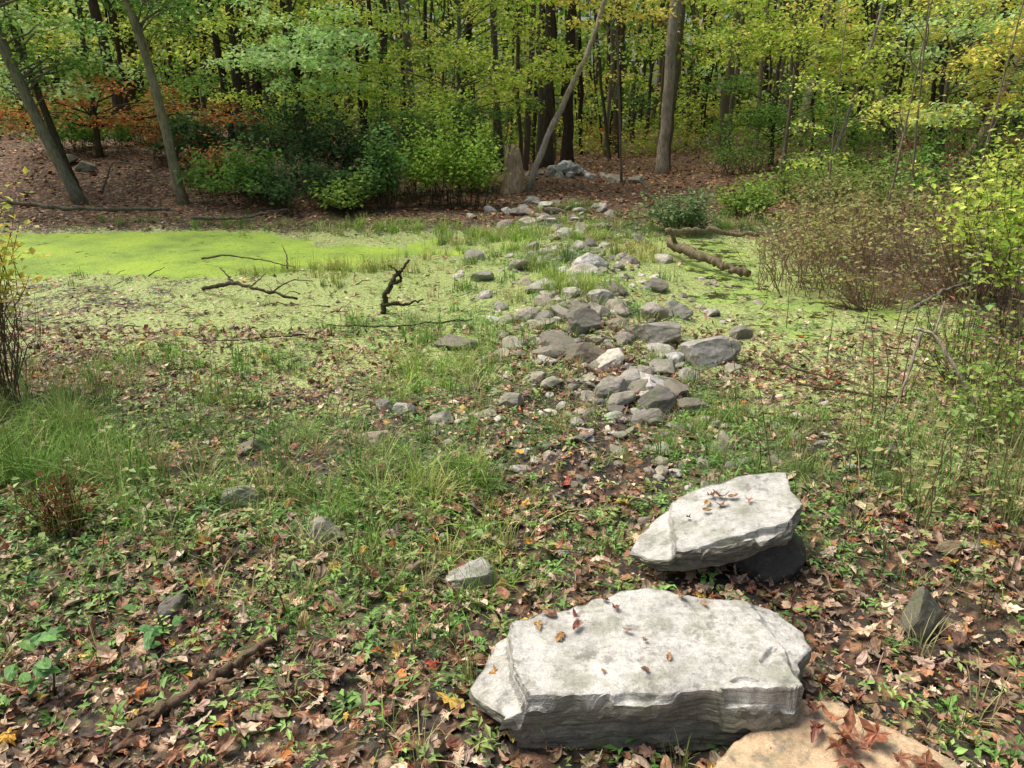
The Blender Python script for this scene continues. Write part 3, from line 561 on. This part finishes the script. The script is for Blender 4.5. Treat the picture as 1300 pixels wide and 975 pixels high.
m = MB(); zz = float(H(7.1, 18.5)); tube(m, smooth_path([(7.0, 17.9, zz + .3), (7.3, 18.6, zz + .3), (7.9, 19.6, zz + .25)], 10, .01), np.linspace(.3, .26, 10), lin(130, 120, 104), 0, 14, True, .3)
tube(m, [(7.0, 17.86, zz + .3), (7.03, 17.95, zz + .3)], [.17, .17], lin(40, 32, 26), 0, 14, True, .3); m.build('hollow_log', [M_bark])  # dark disc on the solid end paints the shade of a hollow
# ---------------------------------------------------------------- shrubs
TL = T_dia(.34, .12)
def shrub(name, cx, cy, w, d, h, nst, nlf, ls, pal, twig=(90, 78, 64), lo=.25, rad=.007, nb=3):
    m = MB(); z = float(H(cx, cy)); tips = []
    for s in range(nst):
        a = U(0, 6.28); rr = math.sqrt(U(0, 1)); f1, f2 = (.85, .8) if w > 1.6 else (.35, .35)
        bx = cx + f1 * w / 2 * rr * math.cos(a); by = cy + f2 * d / 2 * rr * math.sin(a)
        hh = h * (1 - .45 * rr ** 2) * U(.5, 1.15); tx = cx + w / 2 * rr * math.cos(a) + U(-.16, .16) * w; ty = cy + d / 2 * rr * math.sin(a) + U(-.1, .1)
        zb = float(H(bx, by)); p = smooth_path([(bx, by, zb - .03), (bx * .6 + tx * .4, by * .6 + ty * .4, zb + hh * .5), (tx, ty, zb + hh)], 7, .02 * h)
        tube(m, p, np.linspace(rad, rad * .35, 7), lin(*twig) * U(.7, 1.3), 0, 4, False); tips.append(p[2:])
        for b in range(nb):
            q = p[rng.integers(2, 6)]; e = q + np.array([U(-.25, .25) * w / 2, U(-.25, .25) * d / 2, U(.02, .3) * h]); pp = smooth_path([q, (q + e) / 2 + U(-.02, .02, 3), e], 4); tube(m, pp, np.linspace(rad * .5, rad * .2, 4), lin(*twig) * U(.7, 1.3), 0, 3, False); tips.append(pp)
    T = np.concatenate(tips); T = T[T[:, 2] > z + lo * h]
    if nlf and len(T):
        P = T[rng.integers(0, len(T), nlf)] + rng.normal(0, 1, (nlf, 3)) * np.array([.07 * w ** .5, .07 * w ** .5, .05 * h ** .5])
        inst(m, TL, P, rot(U(0, 6.28, nlf), rng.normal(.1, .45, nlf), rng.normal(0, .45, nlf)), U(.7, 1.3, nlf) * ls, pick(pal, nlf, .25), 1)
    return m.build(name, [M_bark, M_leaf])
YG = PAL((180, 194, 90), (160, 182, 78), (202, 206, 110), (138, 166, 70), k=1.35); GR = PAL((116, 154, 76), (138, 172, 88), (98, 134, 66), k=1.15); DK = PAL((86, 116, 74), (100, 130, 80), (72, 98, 64), k=1.0)
YE = PAL((212, 198, 96), (192, 192, 94), (220, 208, 122), (174, 182, 88), k=1.3); OR = PAL((184, 120, 74), (166, 106, 70), (190, 146, 86), (150, 134, 80), k=1.1); PALE = PAL((172, 198, 136), (152, 184, 116), (190, 210, 150), k=1.35)
SG = PAL((140, 168, 84), (120, 152, 74), (160, 180, 92), k=1.1)
shrub('green_shrub', -1.25, 14.9, 1.9, 1.2, 1.7, 44, 4400, .08, PAL((150, 182, 80), (132, 164, 72), (172, 194, 94), k=1.2))
shrub('green_shrub', -2.35, 14.3, .9, .7, 1.35, 22, 1900, .075, PAL((136, 172, 102), (118, 156, 84), k=1.1))
for cx, cy, w, h, pal in [(-3.2, 15.4, 2.0, 1.9, DK), (-4.4, 16.0, 2.0, 2.1, DK), (-2.4, 16.4, 1.8, 2.2, GR), (-5.2, 14.6, 1.7, 1.0, GR), (-.9, 17, 1.4, 1.5, DK), (-3.9, 14.3, 1.7, .9, DK), (-3.1, 14.0, 1.0, .7, SG), (-6.6, 16.5, 2.4, 1.2, DK), (-9.5, 17.5, 2.6, 1.0, GR)]:
    shrub('evergreen_shrub', cx, cy, w, 1.4, h, 30, 2200, .09, pal)
for cx, cy in [(-7.4, 16.8), (-5.9, 15.4), (-8.6, 18.2)]:
    shrub('autumn_shrub', cx, cy, 1.5, 1.0, .9, 24, 500, .08, OR, lo=.3)
shrub('grey_green_shrub', 2.75, 12.2, 1.25, .9, .75, 34, 1500, .07, PAL((130, 156, 106), (152, 174, 120), (110, 134, 90)))
for cx, cy, w, d, h, nl in [(3.4, 8.1, 1.7, 1.4, .85, 800), (4.4, 8.3, 2.0, 1.6, 1.0, 900), (3.9, 9.6, 1.9, 1.4, 1.0, 1100), (5.3, 9.3, 1.9, 1.6, 1.15, 1100), (4.5, 7.3, 1.5, 1.0, .7, 300), (3.6, 7.3, 1.2, .8, .5, 150)]:
    shrub('twiggy_shrub', cx, cy, w, d, h, 75, nl, .05, PAL((176, 178, 116), (158, 168, 98), (180, 172, 120), (150, 130, 92)), (146, 120, 100), .45, .005, 4)
for cx, cy, w, h, pal in [(5.6, 13.2, 2.2, 1.0, PAL((160, 160, 102), (140, 160, 90))), (7.4, 13.5, 2.4, 1.3, GR), (8.6, 12.6, 2.2, 1.5, YG), (5.8, 15.5, 2.2, .9, SG), (9.2, 16, 2.6, 1.6, GR), (7.0, 16.5, 2, .9, SG), (6.4, 21, 2.6, 1.2, GR), (8.6, 20, 2.4, 1.3, GR), (10.6, 14.5, 2.5, 1.9, YG), (4.2, 13.6, 1.5, .6, SG), (-.6, 22, 2.2, 1.1, GR), (-6, 22, 2.6, 1.2, GR)]:
    shrub('woodland_shrub', cx, cy, w, w * .7, h, 36, 1500, .08, pal, lo=.15)
shrub('yellow_leaf_shrub', -3.15, 4.3, .85, .6, 1.45, 50, 1100, .045, YE, (120, 104, 86), .45, .005)
shrub('yellow_leaf_shrub', -3.4, 3.7, .6, .6, .9, 26, 200, .05, YE, (110, 94, 76), .4, .005)
shrub('bright_sapling_shrub', 4.35, 6.1, 1.5, 1.0, 1.5, 30, 950, .065, PAL((164, 190, 82), (182, 198, 98), (142, 174, 74)), (120, 104, 84), .3, .006)
shrub('bright_sapling_shrub', 4.7, 7.4, 1.4, 1.0, 1.65, 26, 900, .07, YG, (100, 86, 66), .3, .006)
shrub('marsh_weeds', 2.75, 3.9, .7, 1.0, .6, 34, 420, .04, SG, (130, 126, 86), .15, .003)
shrub('marsh_weeds', 3.2, 4.9, .8, 1.0, .75, 40, 420, .045, SG, (120, 110, 80), .2, .004)
shrub('dead_fern', -1.95, 2.85, .35, .25, .26, 40, 120, .035, PAL((130, 86, 60), (102, 70, 50)), (106, 72, 52), .1, .003)
shrub('dead_fern', -2.25, 2.6, .4, .3, .22, 40, 120, .035, PAL((130, 86, 60), (102, 70, 50)), (106, 72, 52), .1, .003)
mb = MB()
for q in range(190):
    if q < 26: xx = rng.normal(-1.85, .3); yy = rng.normal(3.9, .3); L = U(.15, .42)
    elif q < 100: xx = rng.normal(2.0, .38); yy = rng.normal(3.05, .45); L = U(.2, .62)
    elif q < 140: xx = rng.normal(3.2, .4); yy = rng.normal(4.9, .7); L = U(.5, 1.15)
    else: xx = U(-2.6, 0); yy = U(2.2, 4.6); L = U(.1, .36)
    z = float(H(xx, yy)); dx, dy = U(-.14, .14, 2); p = smooth_path([(xx, yy, z), (xx + dx * .4, yy + dy * .4, z + L * .6), (xx + dx, yy + dy, z + L)], 7, .004)
    tube(mb, p, np.linspace(.003 + .002 * (L > .6), .0012, 7), lin(*[(138, 126, 88), (150, 128, 102), (130, 140, 90)][q % 3]), 0, 4, False); k = 12
    inst(mb, TL, p[rng.integers(1, 7, k)], rot(U(0, 6.28, k), U(-.4, .4, k), U(-.4, .4, k)), U(.018, .045, k) * (1.4 if L > .6 else 1), pick(PAL((150, 172, 98), (164, 158, 102), (126, 152, 84)), k), 1)
mb.build('weed_stems', [M_bark, M_plant])
# ---------------------------------------------------------------- trees
def spray(m, c, R, n, ls, pal, mi=1, flat=.12, thr=.40, k_=1.0):
    a = U(0, 6.28, n); r = R * np.sqrt(U(0, 1, n)); az0 = U(0, 6.28); el = U(.55, 1.0)
    dx = r * np.cos(a); dy = r * np.sin(a) * el; P = np.stack([dx * math.cos(az0) - dy * math.sin(az0), dx * math.sin(az0) + dy * math.cos(az0), -.22 * r * r / R + rng.normal(0, flat * R, n)], 1)
    keep = fbm(P[:, 0] * 5 / R ** .5 + c[0] * 7, P[:, 1] * 5 / R ** .5 + c[1] * 3, 77, 2) > thr; P = P[keep] + c; k = len(P)
    inst(m, TL, P, rot(U(0, 6.28, k), rng.normal(.25, .4, k), rng.normal(0, .4, k)), U(.7, 1.25, k) * ls, pick(pal, k, .2) * k_, mi)
def tree(name, base, top, r, col, sprays=(), ls=.10, H_=13, pts=None, crown=True, cpal=None, k=10):
    m = MB(); bx, by = base; z = float(H(bx, by)); tx, ty, tz = top
    ctrl = [(bx, by, z - .15)] + (pts or []) + [(tx, ty, tz)]
    lx = (tx - bx) / max(tz - z, 1); ex = tx + lx * .4 * (H_ - tz); ctrl += [(ex, ty + U(-.3, .3), H_)]
    c = np.array(ctrl); hs = np.linspace(z - .15, H_, 30); p = np.stack([np.interp(hs, c[:, 2], c[:, 0]), np.interp(hs, c[:, 2], c[:, 1]), hs], 1)
    for _ in range(2): p[1:-1, :2] = (p[:-2, :2] + 2 * p[1:-1, :2] + p[2:, :2]) / 4
    p[1:, :2] += rng.normal(0, r * .14, (29, 2)); s = np.linspace(0, 1, 30); rad = r * (1 - .75 * s) ; rad[0] *= 1.5; rad[1] *= 1.15
    tube(m, p, rad, lin(*col), 0, k, True, .16)
    for (cx, cy, cz, R, n, pal) in sprays:
        zc = min(max(cz - U(.2, .7), z + .6), H_ - 1); q = np.array([np.interp(zc, p[:, 2], p[:, i]) for i in range(3)]); e = np.array([cx, cy, cz])
        tube(m, smooth_path([q, (q + e) / 2 + np.array([0, 0, .15]), e], 7, .02), np.linspace(min(.022, r * .3), .005, 7), lin(*col) * .8, 0, 4, False)
        spray(m, e, R, int(n * 1.4), ls, pal)
        for _ in range(4):
            a = U(0, 6.28); e2 = e + np.array([math.cos(a), math.sin(a), U(-.1, .05)]) * R * .9; tube(m, [e, (e + e2) / 2, e2], [.006, .004, .002], lin(*col) * .7, 0, 3, False)
    if crown:
        for _ in range(6):
            zc = U(H_ * .6, H_ * 1.05); a = U(0, 6.28); R = U(.8, 2.0); q = np.array([np.interp(min(zc - .8, H_), p[:, 2], p[:, i]) for i in range(3)]); e = q + np.array([math.cos(a) * R, math.sin(a) * R, U(.3, 1.2)])
            tube(m, [q, (q + e) / 2 + [0, 0, .1], e], [.05, .035, .012], lin(*col) * .8, 0, 4, False); spray(m, e, U(1.1, 1.8), 30, .4, cpal if cpal is not None else YG, 1, .3)
    return m.build(name, [M_bark, M_leaf])
def sp(n, x0, x1, y0, y1, z0, z1_, R0, R1, nl, pal):
    return [(U(x0, x1), U(y0, y1), U(z0, z1_), U(R0, R1), nl, pal) for _ in range(n)]
GREY = (134, 124, 110); DB = (88, 78, 66)
tree('oak_tree', (4.25, 21.8), (4.3, 21.8, 5), .17, (176, 164, 146))
tree('oak_tree', (4.75, 24), (4.95, 24, 5), .14, (120, 108, 92))
tree('maple_tree', (-6.15, 14.3), (-6.75, 14.3, 4), .09, (150, 140, 118), sp(9, -7.4, -5.2, 13.6, 15, 2.8, 4.6, .5, .8, 130, GR), pts=[(-6.3, 14.3, 1.6), (-6.45, 14.3, 2.9)])
tree('maple_tree', (-8.1, 14.4), (-9.2, 14.4, 3.9), .10, (136, 130, 112), sp(20, -10.8, -7.0, 13.8, 16, 2.4, 4.6, .5, .9, 150, GR) + sp(14, -10.5, -7.6, 14, 16, 2.2, 4.0, .5, .8, 120, PALE), pts=[(-8.7, 14.4, 1.8)])
tree('maple_tree', (-8.5, 15.0), (-9.4, 15.2, 4), .07, DB)
tree('orange_maple_tree', (-9.0, 17), (-8.9, 17, 4), .06, DB, sp(18, -10.8, -7.2, 15.6, 18, 1.6, 2.5, .4, .8, 80, OR) + sp(10, -8.6, -5.2, 15.5, 17, 1.3, 2.1, .4, .6, 70, OR), crown=False)
tree('maple_tree', (-4.6, 17.5), (-4.7, 17.5, 4.2), .08, DB, sp(24, -5.4, -3.0, 14.6, 17, 2.0, 4.3, .45, .8, 170, PALE) + sp(12, -6.0, -3, 15, 17.5, 2, 4.6, .5, .8, 140, YG))
tree('beech_tree', (-1.35, 19), (-1.2, 19, 4.5), .06, (140, 134, 120), sp(46, -3.0, 1.0, 16.0, 19.5, 1.9, 5.0, .5, .85, 150, YG) + sp(12, -3, .8, 17, 20, 1.6, 3.4, .5, .8, 130, GR))
tree('oak_tree', (-2.85, 23), (-3.0, 23, 5), .16, (134, 124, 106))
tree('oak_tree', (-6.9, 20), (-6.8, 20, 5), .13, DB, sp(16, -9, -5.0, 18, 21, 3.2, 5.6, .6, 1, 150, YG) + sp(8, -9, -5, 18, 21, 2.4, 4, .6, 1, 130, GR))
tree('oak_tree', (-3.6, 22), (-3.4, 22, 5), .13, DB); tree('oak_tree', (-5.6, 21), (-5.8, 21, 5), .15, (78, 68, 58)); tree('oak_tree', (-9.6, 19.5), (-9.9, 19.5, 5), .14, (84, 74, 64))
tree('oak_tree', (1.1, 25), (1.15, 25, 5.5), .22, DB); tree('oak_tree', (1.85, 26), (1.9, 26, 5.5), .2, (78, 66, 56))
tree('oak_tree', (9.9, 27), (10.3, 27, 5), .22, (172, 162, 146))
tree('leaning_oak_tree', (10.8, 18.3), (11.8, 18.3, 4), .14, (136, 120, 100), sp(16, 8.8, 12.5, 16, 18.5, 2.6, 4.8, .5, .9, 140, YE))
tree('maple_tree', (6.8, 19.5), (6.9, 19.5, 5), .05, GREY, sp(30, 4.9, 8.4, 17, 19.5, 2.9, 5.0, .5, .85, 150, YG) + sp(8, 5.0, 8.2, 17, 19.5, 2.8, 5.0, .5, .85, 130, YE), crown=False)
tree('maple_tree', (9.0, 16.5), (8.9, 16.5, 5), .05, GREY, sp(18, 7.3, 10.8, 14.2, 17, 1.8, 4.4, .5, .8, 150, YE) + sp(34, 7.3, 11.0, 14.2, 17, 1.7, 4.4, .5, .8, 130, PALE), crown=False)
tree('birch_tree', (7.0, 17.3), (7.7, 17.3, 3.5), .04, (160, 154, 140), sp(5, 6.5, 8, 16.5, 18, 2.5, 3.4, .4, .6, 110, YG), crown=False)
tree('maple_tree', (2.6, 18.2), (2.2, 18, 5), .03, GREY, sp(14, .9, 3.2, 15.5, 18, 3.5, 4.6, .4, .6, 100, YE), crown=False)
tree('maple_tree', (7.5, 22.5), (7.4, 22.5, 5), .06, DB, sp(22, 5.8, 9, 20.5, 23, 1.2, 2.8, .5, .8, 130, GR), crown=False)
for bx, by, tx, hh in [(5.2, 10.6, 5.35, 4), (6.1, 11.6, 5.8, 5), (7.2, 12.0, 7.4, 5), (4.9, 11.8, 4.8, 3.2), (6.6, 9.8, 6.8, 4.5)]:
    tree('sapling', (bx, by), (tx, by, hh * .7), .022, (150, 138, 116), sp(7, bx - .6, bx + .6, by - .5, by + .5, 1.0, hh * .8, .25, .45, 40, YG), H_=hh, crown=False, ls=.07, k=6)
m = MB(); z = float(H(.35, 17)); p = smooth_path([(.32, 17, z - .1), (.75, 17.05, 1.3), (1.25, 17.1, 2.3), (1.75, 17.2, 3.3), (2.0, 17.3, 4.4), (2.1, 17.3, 5.6)], 20, .015)
tube(m, p, np.linspace(.08, .04, 20), lin(186, 176, 158), 0, 8, True, .2); tube(m, smooth_path([p[11], p[11] + [.3, 0, .1], p[11] + [.5, .1, .5]], 6), np.linspace(.025, .01, 6), lin(140, 132, 116), 0, 5); m.build('leaning_dead_tree', [M_bark])
# ---- the forest behind (mass)
mb = MB(); n = 0; pos = []
while n < 620:
    y = math.sqrt(U(19.5 ** 2, 56 ** 2)); x = U(-1, 1) * (.78 * y + 6)
    if 2.0 < x < 8 and y < 27: continue
    pos.append((x, y)); n += 1
for _ in range(30):
    s = rng.choice([-1, 1]); pos.append((s * U(16, 30), U(-6, 20)))
for _ in range(12): pos.append((U(-22, 22), U(-20, -10)))
for (x, y) in pos:
    z = float(H(x, y)); r = U(.03, .11) if U(0, 1) < .82 else U(.13, .23); Ht = U(11, 16); lx, ly = rng.normal(0, .8, 2)
    p = smooth_path([(x, y, z - .1), (x + lx * .3 + U(-.25, .25), y + ly * .4, Ht * .3), (x + lx * .6 + U(-.25, .25), y + ly * .4, Ht * .6), (x + lx, y + ly, Ht)], 14, .04); tube(mb, p, np.linspace(r, r * .35, 14), pick(PAL((88, 78, 66), (70, 62, 52), (120, 110, 94), (60, 52, 44)), 1)[0], 0, 6, False, .15)
    for _ in range(2):
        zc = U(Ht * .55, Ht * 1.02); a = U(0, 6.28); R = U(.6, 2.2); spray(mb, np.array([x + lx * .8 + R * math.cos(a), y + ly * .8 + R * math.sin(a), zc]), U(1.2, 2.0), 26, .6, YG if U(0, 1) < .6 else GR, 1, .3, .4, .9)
FP = [YG, YG, GR, YE, GR, DK, PALE, OR]
PR = np.array([.32, .20, .16, .13, .08, .04, .05, .02])
def cl(n, y0, y1, f, kk=.8):
    for _ in range(n):
        y = U(y0, y1); x = U(-1, 1) * (.76 * y + 3); zz_ = f(y)
        if 1.5 < x < 8.5 and y < 30 and zz_ < 3.5: continue
        if y < 24 and -1 < x < 2: continue
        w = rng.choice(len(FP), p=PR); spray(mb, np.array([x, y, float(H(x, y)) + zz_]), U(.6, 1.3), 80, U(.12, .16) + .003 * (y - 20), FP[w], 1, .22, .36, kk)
cl(850, 21, 40, lambda y: 1.6 + abs(rng.normal(0, 1)) * (2.0 + .10 * (y - 20)), 1.0)  # backlight put into leaf colour: upper clumps brighter than the low ones
cl(550, 38, 56, lambda y: .5 + U(0, 1) ** 1.2 * 9, .95)
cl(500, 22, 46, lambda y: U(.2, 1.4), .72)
n = 28000; a = U(-1.2, 1.2, n); d = U(55, 68, n); P = np.stack([d * np.sin(a), d * np.cos(a), U(0, 1, n) ** 1.1 * 15], 1)
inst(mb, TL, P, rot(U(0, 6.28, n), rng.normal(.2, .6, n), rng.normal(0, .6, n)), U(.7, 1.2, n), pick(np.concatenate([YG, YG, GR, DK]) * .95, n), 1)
mb.build('distant_forest', [M_fbark, M_leaf])
# ---------------------------------------------------------------- light, world, camera
from mathutils import Vector
w = bpy.data.worlds.new("World"); bpy.context.scene.world = w; w.use_nodes = True; nt = w.node_tree
bg = nt.nodes['Background']; sky = nt.nodes.new('ShaderNodeTexSky'); sky.sky_type = 'NISHITA'; sky.sun_disc = False
el, az = math.radians(62), math.radians(-68)
sky.sun_elevation = el; sky.sun_rotation = az; sky.dust_density = 6.0; sky.air_density = 1.0; sky.ozone_density = .8
nt.links.new(sky.outputs[0], bg.inputs[0]); bg.inputs[1].default_value = .15
sd = bpy.data.lights.new('sun', 'SUN'); sd.energy = 3.6; sd.angle = math.radians(36); sd.color = (1, .965, .89)
so = bpy.data.objects.new('sun', sd); bpy.context.scene.collection.objects.link(so)
dirv = Vector((math.sin(az) * math.cos(el), math.cos(az) * math.cos(el), math.sin(el))); so.rotation_euler = dirv.to_track_quat('Z', 'Y').to_euler()
cam = bpy.data.cameras.new('camera'); co = bpy.data.objects.new('camera', cam); bpy.context.scene.collection.objects.link(co)
cam.sensor_width = 36; cam.lens = 26.2; cam.clip_end = 800; cam.clip_start = .05
co.location = (0, 0, 1.7); co.rotation_euler = (math.radians(90 - 19.6), 0, 0); bpy.context.scene.camera = co
sc = bpy.context.scene; sc.view_settings.view_transform = 'Standard'; sc.view_settings.look = 'None'; sc.view_settings.exposure = 0
print('tris', sum(len(o.data.polygons) for o in sc.objects if o.type == 'MESH'))
